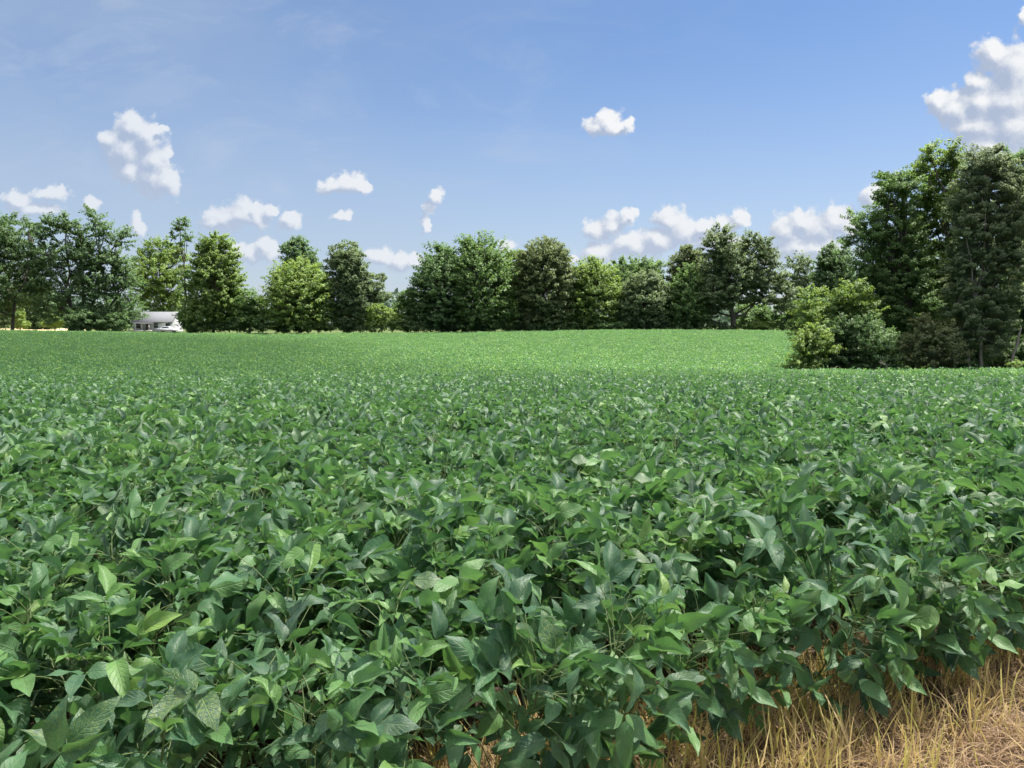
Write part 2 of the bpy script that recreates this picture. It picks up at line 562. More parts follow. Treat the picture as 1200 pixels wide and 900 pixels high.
def blades(r, n, spread, lmin, lmax, pmin, pmax, cmin, cmax, w, tint0, tint1, zmax=.02):
    """curved tapering grass blades, (nt+1)*2 verts each"""
    P = np.stack([r.normal(0, spread, n), r.normal(0, spread, n), r.uniform(-.01, zmax, n)], -1)
    az = r.uniform(0, 2 * PI, n); pt = r.uniform(pmin, pmax, n); cu = r.uniform(cmin, cmax, n)
    L = r.uniform(lmin, lmax, n); nt = 5
    t = np.linspace(0, 1, nt + 1)
    pos = [P]
    tw = az + PI / 2
    for k in range(nt):
        a = az + .5 * np.sin(k + az * 3) * .4
        pos.append(pos[-1] + dirs(a, pt - cu * (k / nt) ** 1.1) * (L / nt)[:, None])
    pos = np.stack(pos, 1)
    S = np.stack([np.cos(tw), np.sin(tw), r.normal(0, .3, n)], -1)
    hw = (w * r.uniform(.5, 1.3, n))[:, None] * np.array([.8, 1, .95, .75, .45, .06])[None]
    V = np.stack([pos - S[:, None] * hw[..., None], pos + S[:, None] * hw[..., None]], 2)
    V[..., 2] = np.maximum(V[..., 2], .003)
    i = np.arange(n * (nt + 1) * 2).reshape(n, nt + 1, 2)
    q = np.stack([i[:, :-1, 0], i[:, :-1, 1], i[:, 1:, 1], i[:, 1:, 0]], -1).reshape(-1, 4)
    return V.reshape(-1, 3), q, np.repeat(r.uniform(tint0, tint1, n), (nt + 1) * 2)


def grass_proto(seed, kind):
    r = np.random.default_rng(seed)
    if kind == 0:      # upright straw-yellow tuft
        L = [blades(r, 12, .045, .12, .31, 1.05, 1.5, .0, 1.1, .0032, .45, .93), blades(r, 20, .07, .06, .20, .7, 1.4, .5, 2.4, .002, .3, .75)]
    elif kind == 1:    # bent straw
        L = [blades(r, 34, .08, .06, .17, .2, 1.3, .5, 2.4, .0018, .12, .65), blades(r, 3, .05, .10, .20, 1.0, 1.45, .1, 1.0, .0026, .55, .9)]
    else:              # matted brown thatch
        L = [blades(r, 44, .09, .06, .20, -.1, .7, .1, 1.4, .0015, .0, .42, .05)]
    vs, fs, ts, n = [], [], [], 0
    for V, q, t in L:
        vs.append(V); fs.append(q + n); ts.append(t); n += len(V)
    return proto("grass", new_mesh("grass_tuft", np.concatenate(vs), np.concatenate(fs), GRASS, {"tint": np.concatenate(ts)}, True))


gp = [grass_proto(40 + i, i // 5) for i in range(15)]
r = np.random.default_rng(21)
n = 23000
gx = r.uniform(-5, 9.5, n); gy = r.uniform(-1.5, 9, n)
ed = edge_dist(gx, gy)
ok = (ed < .10) & (ed > -2.6) & (np.hypot(gx, gy) > 1.2)
gx, gy, ed = gx[ok], gy[ok], ed[ok]
near = np.clip((ed + 1.25) / 1.3, 0, 1) + r.normal(0, .22, len(gx))
bare = .5 + .5 * np.sin(gx * 2.3 + 1.3 * np.sin(gy * 1.9)) * np.sin(gy * 2.9 + gx)
kind = np.where(near > .42, 0, np.where(near > .22, 1, 2))
kind = np.where((r.random(len(gx)) < .33), 2, kind)
keep = r.random(len(gx)) < np.where(ed < -.9, .35 + .65 * (bare < .78), 1)
gx, gy, kind, ed = gx[keep], gy[keep], kind[keep], ed[keep]
go = scatter("dry_grass", np.stack([gx, gy, g(gx, gy)], -1), r.uniform(0, 6.28, len(gx)), r.uniform(.65, 1.15, len(gx)), kind * 5 + r.integers(0, 5, len(gx)), gp,
             r.normal(0, .12, (len(gx), 2)))
tag(go, "yellow and brown dead grass along the edge of the soybeans", "dry grass", None, "stuff")

# ------------------------------------------------------------------ trees
TM = {}
def tree_mat(dark, light, tw=.30, rough=.6):
    key = (dark, light, tw)
    if key in TM: return TM[key]
    m, T, out = new_mat("tree_leaf")
    tint = T.n("ShaderNodeAttribute", attribute_name="tint").outputs["Fac"]
    col = T.ramp(tint, [(0, dark), (.75, light), (1, tuple(min(1, v * 1.35) for v in light))])
    under = T.mix(.4, col, (.10, .15, .075))
    trans = T.mix(.6, col, tuple(min(1, v * 1.9 + a) for v, a in zip(light, (.03, .05, 0))))
    leaf_shader(T, out, col, under, trans, rough, tw, .22)
    TM[key] = m
    return m


BARK = plain("bark", (.085, .070, .055), .9, .35, 3, .8)
BARK_PALE = plain("pale_bark", (.22, .19, .16), .9, .3, 4, .8)
DEAD = plain("dead_wood", (.17, .15, .125), .9, .3, 5, .6)


def limb(a, b, r0, r1, rr, K=6, bow=.12):
    a = np.array(a, float); b = np.array(b, float)
    L = np.linalg.norm(b - a)
    t = np.linspace(0, 1, K)
    p = a + (b - a) * t[:, None]
    p[:, 2] += np.sin(t * PI) * bow * L * .5
    p[1:-1] += rr.normal(0, .025 * L, (K - 2, 3))
    return p, r0 + (r1 - r0) * t


def tree(name, label, cat, base_px, Y, lobes, col, leaf=.40, lai=3.2, trunk=.22, seed=1, group=None, spray=0.0, clump=.8, bark=BARK, lean=None,
         stems=None, asp=.6, tw=.36, depth=1.0, hull=None, gap=0.0, limbs=True, fat=1.24):
    """lobes: (px, py, rx, ry) outlines in photo pixels, put at their own depth round Y with real thickness"""
    rr = np.random.default_rng(seed)
    bx = at(base_px, 388, Y)[0]
    bz = float(g(bx, Y))
    base = np.array([bx, Y, bz])
    s = Y / F
    half = (max(l[0] + l[2] for l in lobes) - min(l[0] - l[2] for l in lobes)) / 2 * s
    root = thing(name, base, label, cat, group)
    Vs, tb = [], []
    L = []
    if hull is None: hull = cat == "tree" and gap == 0 and len(lobes) > 4
    if hull:
        x0 = min(l[0] - l[2] for l in lobes); x1 = max(l[0] + l[2] for l in lobes); y0 = min(l[1] - l[3] for l in lobes)
        hr = (388 - y0) * .5
        lobes = lobes + [((x0 + x1) / 2, y0 + hr * .98, (x1 - x0) * .42, hr * .93, .45)]
    for j, lb in enumerate(lobes):
        c = at(lb[0], lb[1], Y) - base
        rx, rz = lb[2] * s * fat, lb[3] * s * fat
        ry = max(rx, .42 * half) * depth
        c[1] += rr.uniform(-.45, .45) * half * .6
        L.append((c, rx, ry, rz, lb[4] if len(lb) > 4 else 1.0))
    top = max(L, key=lambda l: l[0][2])[0]
    cen = np.mean([l[0] for l in L], 0)
    pts_all, dir_all, nrm_all, tint_all, size_all = [], [], [], [], []
    twigs = []
    for c, rx, ry, rz, dens in L:
        area = PI * rx * rz
        ncl = max(5, int(area / (clump * clump) * 1.9))
        u = norm(rr.normal(0, 1, (ncl, 3)))
        rad = rr.uniform(.25, 1.0, ncl) ** .5
        cc = c + u * rad[:, None] * np.array([rx, ry, rz]) * .92
        cc[:, 2] = np.maximum(cc[:, 2], .25)
        if gap:
            k = rr.random(ncl) > gap; cc, u, rad = cc[k], u[k], rad[k]; ncl = len(cc)
        nl = int(1.75 * lai * dens * area / (.5 * leaf * leaf * asp)) // max(ncl, 1) + 1
        cr = clump * rr.uniform(.55, 1.15, ncl)
        # leaves of each clump: flattened ball, elongated along the outward twig for spray
        o = norm(rr.normal(0, 1, (ncl, nl, 3))) * rr.uniform(.05, 1, (ncl, nl, 1)) ** .45
        o[..., 2] *= .62
        outw = norm(u * np.array([1, 1, .6]) + np.array([0, 0, .35]))
        if spray:
            al = (o * outw[:, None]).sum(-1, keepdims=True)
            o = o * .62 + al * outw[:, None] * (1.0 + spray)
        P = cc[:, None] + o * cr[:, None, None]
        nr = norm(o * .7 + outw[:, None] * .45 + np.array([0, 0, .55]) + rr.normal(0, .55, o.shape))
        dd = norm(o + np.array([0, 0, -.25]) + rr.normal(0, .6, o.shape))
        dd = norm(dd - (dd * nr).sum(-1, keepdims=True) * nr)
        tt = np.clip(rr.normal(.42, .16, (ncl, 1)) + rr.normal(0, .14, (ncl, nl)), 0, 1)
        pts_all.append(P.reshape(-1, 3)); dir_all.append(dd.reshape(-1, 3)); nrm_all.append(nr.reshape(-1, 3)); tint_all.append(tt.ravel())
        if limbs:
            for j in rr.permutation(ncl)[:max(2, ncl // 5)]:
                twigs.append((c, cc[j], rx))
    P = np.concatenate(pts_all); D = np.concatenate(dir_all); N = np.concatenate(nrm_all); tt = np.concatenate(tint_all)
    k = P[:, 2] > .05
    P, D, N, tt = P[k], D[k], N[k], tt[k]
    n = len(P)
    S = np.cross(N, D)
    ln = leaf * rr.uniform(.65, 1.25, n)[:, None]; wd = ln * asp * rr.uniform(.75, 1.2, n)[:, None] * .5
    up = N * ln * .12
    V = np.stack([P - D * ln * .5, P - D * ln * .05 + S * wd + up, P + D * ln * .5 - up, P - D * ln * .05 - S * wd + up], 1)
    q = np.arange(n * 4).reshape(n, 4)
    crown = link("foliage" if name in ("bush", "shrub") else "crown", new_mesh("crown", V.reshape(-1, 3), q, tree_mat(*col, tw), {"tint": np.repeat(tt, 4)}), root)
    # trunk and limbs: one mesh
    if trunk:
        PL, RL = [], []
        stems = stems or [(base_px, None)]
        starts = []
        for sp, tp in stems:
            a = at(sp, 388, Y) - base; a[1] = rr.uniform(-.3, .3) * (len(stems) > 1); a[2] = float(g(base[0] + a[0], Y)) - bz - .1
            e = (at(tp[0], tp[1], Y) - base) if tp else top * np.array([1, 1, .9])
            p, r_ = limb(a, e, trunk, trunk * .18, rr, 6, 0)
            PL.append(p); RL.append(r_); starts.append(p)
        for c, rx, ry, rz, _ in L:
            st = min(starts, key=lambda p: np.linalg.norm(p[3] - c))
            j = int(np.argmin(np.abs(st[:, 2] - (c[2] * .62))))
            p, r_ = limb(st[j], c, trunk * .45, trunk * .12, rr)
            PL.append(p); RL.append(r_)
        for c, e, rx in twigs:
            p, r_ = limb(c, e, trunk * .14, trunk * .05, rr)
            PL.append(p); RL.append(r_)
        tv, tf = tubes(np.array(PL), np.array(RL), 6)
        link("trunk" if name not in ("bush", "shrub") else "stem", new_mesh("trunk", tv, tf, bark, None, True), root)
    return root


DK = ((.048, .094, .036), (.102, .172, .058))        # dark green
MD = ((.062, .122, .035), (.130, .212, .056))        # middle green
LT = ((.084, .148, .031), (.192, .268, .053))        # yellow-green
YL = ((.076, .140, .031), (.180, .258, .052))        # bright yellow-green
OL = ((.078, .102, .042), (.152, .182, .072))        # olive
GY = ((.068, .104, .048), (.142, .186, .084))        # grey-green
BR = ((.088, .102, .048), (.190, .205, .092))        # brownish shrub

GL, GC, GR = "trees on the left of the far tree line", "trees of the far tree line", "trees of the near wood"
tree("deciduous_tree", "tall dark tree cut by the left edge of the picture", "tree", 14, 130,
     [(5, 272, 28, 24), (26, 268, 12, 12, .6), (40, 262, 14, 9, .5), (22, 300, 26, 26), (-22, 300, 40, 45), (8, 335, 36, 28), (35, 335, 16, 20), (-10, 365, 30, 18)], DK, .42, 2.6, .30, 1, GL, .8, .85, gap=.3, fat=1.06)
tree("deciduous_tree", "dark tree with feathery ascending branches, second from the left edge", "tree", 84, 130,
     [(62, 268, 16, 14), (78, 262, 14, 12), (92, 275, 16, 16), (60, 300, 26, 22), (92, 305, 24, 22), (78, 335, 34, 22), (75, 362, 36, 20), (52, 325, 14, 14)], DK, .40, 2.4, .30, 2, GL, .8, .8,
     stems=[(84, (78, 262)), (96, (92, 270))], gap=.32, fat=1.02)
tree("deciduous_tree", "dark feathery tree whose leader slants up to the right, beside the house", "tree", 118, 131,
     [(117, 256, 10, 14, .7), (124, 270, 12, 14, .8), (138, 280, 12, 14, .8), (148, 274, 7, 7, .5), (112, 300, 22, 20), (135, 308, 20, 18), (148, 325, 16, 18), (122, 335, 28, 22), (130, 365, 34, 22), (160, 352, 16, 12, .6), (158, 330, 10, 8, .5)],
     DK, .40, 2.5, .28, 3, GL, .8, .8, stems=[(106, (117, 256)), (124, (138, 280))], gap=.3, fat=1.02)
tree("deciduous_tree", "rounded yellow-green tree rising behind the white house", "tree", 196, 212,
     [(185, 292, 22, 14), (172, 305, 16, 14), (200, 308, 20, 18), (185, 322, 30, 18), (168, 335, 16, 16), (200, 340, 22, 18), (183, 352, 26, 14), (208, 365, 14, 20)], LT, .55, 2.5, .34, 4, GL, .3, 1.2, gap=.16, fat=1.12)
tree("deciduous_tree", "thin sparse tree leaning left, next to the bright tree", "tree", 226, 129,
     [(209, 264, 7, 9), (215, 260, 5, 7), (203, 276, 6, 5), (221, 277, 6, 7), (199, 288, 4, 4), (213, 285, 5, 5), (222, 330, 8, 16), (224, 355, 10, 18), (218, 372, 10, 14)], MD, .34, 2.2, .17, 5, GL, .3, .5,
     stems=[(227, (209, 262))], gap=.1, fat=1.0)
tree("deciduous_tree", "bright green tree with leaves down to the ground, right of the house", "tree", 250, 128,
     [(252, 286, 15, 13), (242, 298, 13, 14), (264, 302, 15, 15), (248, 318, 20, 18), (266, 328, 16, 18), (242, 345, 19, 22), (262, 352, 22, 22), (238, 370, 22, 18), (278, 366, 16, 20), (254, 335, 20, 40, .5)], LT, .40, 3.4, .28, 6, GL, .2, .75, hull=False)
tree("bush", "light green bush between the bright tree and the round yellow-green tree", "bush", 292, 127,
     [(290, 350, 14, 12), (300, 362, 12, 14), (286, 374, 16, 14), (306, 377, 10, 10)], MD, .36, 3.2, .1, 7, None, 0, .65)
tree("deciduous_tree", "dark round-topped tree showing above the yellow-green tree", "tree", 352, 137,
     [(348, 296, 16, 15), (358, 308, 14, 14), (345, 320, 16, 16), (365, 330, 16, 18), (350, 350, 26, 26)], DK, .42, 3.4, .28, 8, GC, 0, .8)
tree("deciduous_tree", "round yellow-green tree in front of the dark round-topped tree", "tree", 352, 127,
     [(354, 320, 17, 15), (342, 334, 20, 16), (366, 336, 18, 16), (332, 350, 20, 18), (356, 354, 24, 18), (374, 358, 16, 18), (328, 374, 20, 14), (362, 374, 26, 14)], LT, .40, 3.4, .26, 9, GC, .1, .8)
tree("deciduous_tree", "dark grey-green tree with a drooping limb on its right", "tree", 408, 130,
     [(403, 296, 16, 13), (412, 308, 17, 16), (396, 318, 16, 18), (418, 328, 18, 18), (400, 345, 18, 20), (424, 350, 18, 20), (441, 338, 9, 9), (437, 355, 10, 14), (449, 346, 8, 7), (444, 325, 5, 6), (408, 372, 26, 16), (410, 340, 20, 36, .6)], GY, .40, 3.2, .30, 10, GC, 0, .75, hull=False)
tree("bush", "pale yellow-green bush at the foot of the grey-green drooping tree", "bush", 450, 127,
     [(444, 366, 11, 10), (456, 374, 13, 12), (440, 378, 10, 10), (466, 379, 7, 7)], LT, .34, 3.0, .1, 11, None, 0, .6)
tree("deciduous_tree", "small green tree at the left foot of the broad dark pair", "tree", 478, 130,
     [(478, 350, 10, 10), (472, 364, 11, 12), (486, 366, 11, 14), (478, 378, 14, 10)], MD, .36, 3.2, .14, 12, GC, 0, .65)
tree("deciduous_tree", "broad dark tree at the left end of the central group", "tree", 518, 129,
     [(518, 300, 13, 14), (507, 315, 15, 16), (524, 318, 18, 20), (500, 340, 16, 20), (522, 346, 24, 22), (496, 366, 14, 18), (520, 372, 28, 14)], DK, .40, 3.5, .30, 13, GC, .15, .8)
tree("deciduous_tree", "tall spiky-topped green tree in the middle of the central group", "tree", 562, 128,
     [(546, 288, 9, 12), (556, 300, 14, 15), (572, 303, 14, 15), (545, 316, 14, 18), (584, 320, 14, 18), (565, 326, 22, 20), (590, 345, 14, 18), (552, 350, 20, 22), (576, 356, 22, 22), (596, 370, 12, 14), (560, 374, 32, 13)], MD, .40, 3.5, .30, 14, GC, .2, .8)
tree("deciduous_tree", "lighter tree showing in the gap behind the central group", "tree", 606, 140,
     [(606, 304, 12, 12), (600, 320, 12, 16), (610, 335, 12, 16), (604, 360, 18, 22)], LT, .42, 3.2, .25, 15, GC, 0, .8)
tree("deciduous_tree", "dome-shaped dark olive tree right of the spiky-topped tree", "tree", 638, 129,
     [(637, 293, 18, 12), (622, 308, 16, 16), (652, 308, 15, 16), (636, 320, 24, 18), (616, 334, 14, 18), (658, 332, 13, 18), (636, 348, 28, 20), (618, 368, 16, 16), (655, 368, 18, 16), (636, 375, 26, 12)], OL, .38, 3.6, .30, 16, GC, .1, .75)
tree("deciduous_tree", "yellow-green tree to the right of the olive dome", "tree", 698, 130,
     [(695, 314, 15, 11), (680, 324, 14, 13), (708, 328, 14, 14), (692, 340, 20, 16), (714, 348, 13, 14), (678, 356, 16, 18), (702, 364, 22, 16), (682, 376, 18, 10), (716, 374, 10, 10)], LT, .38, 3.4, .24, 17, GC, .1, .75)
tree("deciduous_tree", "pale green tree behind the dark rounded tree", "tree", 744, 142,
     [(728, 316, 14, 11), (745, 314, 14, 9), (762, 316, 14, 10), (735, 328, 18, 14), (765, 330, 16, 14), (750, 350, 34, 24)], MD, .42, 3.2, .25, 18, GC, .2, .8)
tree("deciduous_tree", "dark rounded grey-green tree hung with shade, in front of the pale one", "tree", 756, 129,
     [(756, 332, 18, 12), (742, 344, 16, 14), (770, 346, 16, 14), (754, 354, 22, 14), (736, 364, 14, 16), (778, 364, 12, 16), (756, 374, 26, 12)], GY, .38, 3.4, .26, 19, GC, 0, .75)
tree("deciduous_tree", "olive tree behind the slender bright tree", "tree", 806, 143,
     [(808, 297, 12, 9), (798, 308, 13, 11), (816, 310, 10, 12), (800, 325, 16, 16), (818, 338, 12, 26), (796, 355, 16, 26)], OL, .42, 3.2, .24, 20, GC, 0, .8)
tree("deciduous_tree", "slender bright green tree beside the great two-topped tree", "tree", 808, 128,
     [(806, 322, 9, 11), (800, 338, 13, 13), (814, 344, 12, 14), (802, 358, 16, 14), (816, 366, 13, 14), (800, 376, 16, 9)], MD, .38, 3.4, .18, 21, GC, .1, .7)
tree("deciduous_tree", "great dark two-topped tree with a hollow under its right side", "tree", 860, 129,
     [(843, 276, 12, 11), (834, 290, 13, 13), (850, 294, 13, 15), (880, 284, 10, 10), (894, 290, 11, 12), (874, 302, 15, 15), (900, 308, 14, 15), (838, 314, 17, 17), (862, 320, 20, 17), (890, 328, 20, 15), (914, 330, 11, 13),
      (832, 342, 14, 16), (858, 346, 20, 14), (895, 348, 20, 9), (918, 350, 9, 16), (830, 366, 12, 14), (850, 335, 30, 24, .5)], GY, .40, 3.4, .50, 22, GC, .1, .8, hull=False)
tree("bush", "dark undergrowth bush in the hollow beneath the great tree", "bush", 885, 136,
     [(880, 368, 20, 14), (900, 374, 16, 12), (870, 378, 14, 9)], MD, .38, 3.0, .1, 23)
tree("bush", "small light bush at the field edge under the great tree", "bush", 888, 127, [(886, 381, 8, 6), (893, 383, 6, 4)], LT, .30, 3, .06, 24, None, 0, .4)
tree("deciduous_tree", "hazy airy tree far behind, right of the great tree", "tree", 938, 170,
     [(934, 310, 14, 9), (944, 320, 12, 11), (928, 328, 12, 12), (940, 345, 16, 18), (930, 368, 20, 20)], GY, .50, 2.2, .25, 25, GC, .5, 1.0, gap=.2)
tree("deciduous_tree", "dark tree standing between the far airy tree and the near wood", "tree", 974, 140,
     [(974, 296, 9, 10), (966, 310, 12, 12), (984, 308, 12, 14), (974, 326, 16, 16), (992, 330, 14, 18), (970, 350, 20, 22), (985, 370, 20, 18)], DK, .40, 3.3, .26, 26, GC, .2, .8)
tree("bush", "dark thicket of thin stems at the right end of the far tree line", "bush", 928, 130,
     [(920, 366, 12, 14), (938, 368, 14, 16), (955, 366, 14, 18), (930, 380, 18, 8)], DK, .36, 2.4, .10, 27, None, 0, .65, stems=[(916, (916, 360)), (928, (929, 350)), (944, (944, 352))])
for i_, (bx_, bh_) in enumerate([(492, 9), (512, 7), (540, 8), (566, 7), (588, 9), (612, 8), (634, 7), (664, 9), (688, 7), (714, 8), (738, 9), (772, 8), (798, 7), (822, 8), (846, 7), (340, 8), (378, 7), (418, 8), (262, 8), (230, 8)]):
    tree("bush", "low dark bush in the undergrowth along the foot of the far tree line" , "bush", bx_, 127 + (i_ % 3) * .7,
         [(bx_ - 8, 386 - bh_ * .5, 9, bh_ * (.55 + .12 * (i_ % 4))), (bx_ + 6, 386 - bh_ * .4, 7 + i_ % 5, bh_ * .6)], (DK, MD, GY)[i_ % 3], .36, 3.0, .05, 200 + i_, "undergrowth bushes of the far tree line", 0, .55)
# left distance
tree("deciduous_tree", "small round sapling on the pale stubble strip", "tree", 65, 140, [(65, 376, 11, 6), (58, 379, 7, 4), (72, 378, 7, 5)], LT, .30, 3, .12, 30, None, 0, .45)
tree("conifer", "little light green pointed tree at the stubble's far side, near the left edge", "tree", 23, 165, [(23, 366, 4, 5), (23, 373, 6, 5), (23, 380, 9, 5)], LT, .36, 3, .12, 31, None, 0, .5)
tree("deciduous_tree", "dark tree behind the stubble, filling the gap between the two left trees", "tree", 45, 178,
     [(44, 345, 16, 16), (36, 365, 16, 18), (56, 362, 16, 20), (48, 378, 22, 10)], DK, .5, 3.2, .3, 32, None, 0, 1.0)
tree("deciduous_tree", "dark blue-green tree low behind the stubble at the left edge", "tree", 2, 185,
     [(0, 345, 20, 18), (-12, 365, 20, 20), (12, 366, 14, 20), (0, 378, 24, 10)], GY, .5, 3.2, .3, 33, None, 0, 1.0)
tree("bush", "dark bush at the foot of the feathery trees left of the house", "bush", 108, 128, [(100, 374, 18, 14), (118, 376, 20, 12), (140, 378, 12, 10)], DK, .36, 3.2, .08, 34, None, 0, .6)

# near wood on the right
NEARL = dict(asp=.62)
tree("bush", "pale yellow-green bush at the tip of the near wood", "bush", 948, 42.5,
     [(950, 398, 11, 11), (942, 412, 12, 9), (955, 412, 10, 12), (932, 424, 9, 7), (948, 426, 12, 8), (962, 398, 10, 12), (925, 428, 6, 4), (938, 402, 5, 7), (956, 388, 7, 8), (970, 408, 9, 10)], LT, .13, 2.6, .035, 40, None, .7, .26, depth=1.2, fat=1.36, hull=False)
tree("bush", "broad dark green bush in front of the near wood", "bush", 990, 43.5,
     [(975, 398, 16, 13), (998, 392, 18, 15), (1020, 400, 18, 15), (968, 418, 16, 12), (992, 418, 20, 13), (1020, 422, 20, 11), (1042, 424, 14, 9), (984, 382, 9, 9), (1010, 380, 10, 9), (1034, 392, 12, 10), (1050, 408, 12, 12)], DK, .12, 3.0, .05, 41, None, .6, .27, fat=1.36, hull=False)
tree("deciduous_tree", "bright yellow-green young tree at the left of the near wood", "tree", 985, 45.3,
     [(952, 352, 13, 12), (944, 366, 9, 9), (965, 372, 14, 12), (980, 352, 11, 12), (995, 344, 14, 13), (1010, 352, 13, 14), (985, 372, 18, 16), (1006, 374, 16, 16), (962, 390, 13, 12), (948, 384, 9, 9), (975, 392, 16, 12), (996, 394, 16, 12), (1018, 368, 14, 16), (940, 392, 9, 10), (956, 402, 12, 10), (985, 385, 20, 10)], YL, .15, 2.8, .08, 42, GR, .3, .40, fat=1.36, hull=False)
tree("deciduous_tree", "dark green tree with a limb reaching left over the yellow-green young tree", "tree", 1056, 48,
     [(1046, 206, 12, 10), (1036, 218, 9, 10), (1054, 222, 14, 14), (1042, 238, 15, 13), (1060, 246, 12, 14), (1020, 258, 13, 9), (1004, 256, 9, 8, .6), (1012, 274, 14, 9), (1030, 284, 17, 13), (1056, 276, 19, 19), (1000, 282, 8, 7, .6),
      (1040, 306, 22, 17), (1014, 308, 13, 13), (1064, 318, 20, 24), (1036, 336, 20, 18), (1060, 356, 24, 24), (1028, 366, 18, 20), (1050, 396, 30, 20), (1072, 290, 14, 22), (1074, 340, 14, 22), (1020, 330, 16, 16), (1072, 256, 9, 12), (1012, 345, 14, 14)], MD, .14, 3.1, .18, 43, GR, .3, .42, gap=.05, fat=1.36, hull=False)
tree("deciduous_tree", "tallest bright green tree of the near wood, beside the grey vine-clad one", "tree", 1102, 49,
     [(1110, 182, 10, 11), (1086, 182, 9, 10), (1116, 198, 13, 14), (1094, 200, 15, 14), (1080, 200, 7, 7, .7), (1108, 222, 19, 17), (1086, 232, 13, 14), (1124, 240, 12, 18), (1098, 254, 20, 18), (1116, 274, 15, 18), (1088, 284, 18, 18),
      (1104, 310, 22, 20), (1084, 325, 18, 20), (1112, 345, 18, 20), (1088, 360, 20, 22), (1106, 390, 26, 22)], YL, .16, 3.2, .20, 44, GR, .2, .45, fat=1.36, hull=False)
tree("deciduous_tree", "grey-green vine-clad tree with two pale trunks at the right edge", "tree", 1150, 44,
     [(1146, 190, 12, 13, .8), (1160, 184, 11, 12, .8), (1172, 198, 12, 14), (1140, 212, 12, 15), (1158, 216, 16, 16), (1146, 242, 18, 18), (1168, 246, 14, 20), (1136, 272, 15, 18), (1160, 280, 18, 20), (1146, 308, 18, 20),
      (1168, 316, 13, 22), (1140, 340, 18, 18), (1160, 350, 17, 20), (1174, 372, 9, 22), (1148, 378, 18, 16), (1166, 404, 10, 12), (1138, 400, 14, 12), (1182, 206, 12, 16), (1128, 232, 11, 14), (1186, 236, 13, 18), (1186, 272, 14, 18), (1124, 262, 11, 14), (1126, 310, 13, 18), (1186, 312, 14, 20), (1190, 348, 13, 18), (1122, 355, 14, 20), (1128, 384, 14, 14)], ((.082, .118, .058), (.185, .225, .115)), .115, 4.0, .10, 45, GR, .2, .38,
     fat=1.36, hull=False, bark=BARK_PALE, stems=[(1154, (1158, 200)), (1137, (1146, 210))])
tree("deciduous_tree", "dark tree filling the right edge behind the vine-clad one", "tree", 1205, 48,
     [(1190, 188, 12, 13), (1206, 196, 14, 16), (1192, 216, 15, 18), (1216, 230, 18, 24), (1194, 256, 16, 22), (1220, 280, 20, 26), (1194, 300, 16, 24), (1214, 330, 22, 24), (1196, 352, 14, 20), (1220, 380, 24, 26), (1240, 220, 16, 24), (1245, 320, 18, 40)],
     DK, .14, 3.1, .2, 46, GR, .2, .42, fat=1.36, hull=False)
tree("deciduous_tree", "dark tree deep inside the near wood, low behind the tallest tree", "tree", 1130, 54,
     [(1080, 390, 40, 36), (1130, 385, 40, 40), (1190, 390, 40, 36), (1040, 400, 30, 30), (1110, 340, 50, 40), (1190, 330, 40, 50)], DK, .2, 2.6, .2, 47, GR, 0, .6, fat=1.36, hull=False)
tree("bush", "brownish-green rounded shrub between the dark bush and the pale trunks", "bush", 1092, 42.8,
     [(1090, 388, 13, 9), (1078, 402, 13, 11), (1102, 402, 16, 12), (1068, 418, 10, 9), (1092, 418, 18, 11), (1118, 418, 14, 11), (1084, 378, 8, 7), (1104, 388, 9, 8), (1064, 404, 9, 9)], BR, .12, 2.8, .035, 48, None, .7, .26, fat=1.36, hull=False)
tree("bush", "small bright green bush at the crop's edge by the leaning trunk", "bush", 1192, 41.2, [(1186, 430, 7, 5), (1197, 428, 8, 6)], LT, .12, 3, .02, 49, None, 0, .2, fat=1.36, hull=False)

for i_, (px_, py_, w_) in enumerate([(1040, 424, 14), (1072, 426, 13), (1110, 424, 13), (1130, 426, 10), (1148, 424, 11), (1168, 422, 14), (1196, 418, 14), (1225, 420, 18), (1005, 428, 12)]):
    tree("bush", "dark low undergrowth bush in the shade beneath the near wood", "bush", px_, 44.5 + (i_ % 3) * .8, [(px_ - w_ * .5, py_, w_ * .8, 11), (px_ + w_ * .5, py_ + 3, w_ * .8, 9), (px_, py_ - 8, w_ * .6, 8)],
         (DK, MD, OL)[i_ % 3], .12, 3.0, .02, 300 + i_, "undergrowth bushes of the near wood", .2, .3, fat=1.3)

# leaning and fallen wood
def stick(name, pts_px, Y, r0, r1, label, cat, mat, extra=()):
    P = [at(a, b, Y) for a, b in pts_px]
    base = P[0].copy()
    base[2] = float(g(base[0], base[1])) - .05
    P[0] = base
    o = thing(name, base, label, cat)
    P = np.array(P) - base
    t = np.linspace(0, 1, 8)
    idx = np.linspace(0, 1, len(P))
    Q = np.stack([np.interp(t, idx, P[:, k]) for k in range(3)], -1)
    Q[1:-1] += np.random.default_rng(3).normal(0, .02, (6, 3))
    v, f = tubes(Q[None], (r0 + (r1 - r0) * t)[None], 8)
    link("stem", new_mesh("stem", v, f, mat, None, True), o)
    if extra:
        PL = []; RL = []
        for j, dx, dy, dz in extra:
            e = Q[j] + np.array([dx, dy, dz]); rr = np.random.default_rng(j)
            p, r_ = limb(Q[j], e, r0 * .5, r1 * .4, rr, 5, .1); PL.append(p); RL.append(r_)
        v, f = tubes(np.array(PL), np.array(RL), 5)
        link("twigs", new_mesh("twigs", v, f, mat, None, True), o)


stick("leaning_trunk", [(1180, 436), (1190, 408), (1196, 386)], 43.0, .085, .055, "bare grey trunk leaning right at the edge of the near wood", "dead trunk", DEAD, [(5, .3, .2, .7)])
stick("dead_branch", [(1046, 438), (1038, 428), (1030, 424)], 41.6, .03, .012, "pale dead branch poking up in front of the dark bush", "branch", DEAD, [(4, -.3, .1, .25), (3, .25, 0, .3), (5, -.1, .1, .3)])

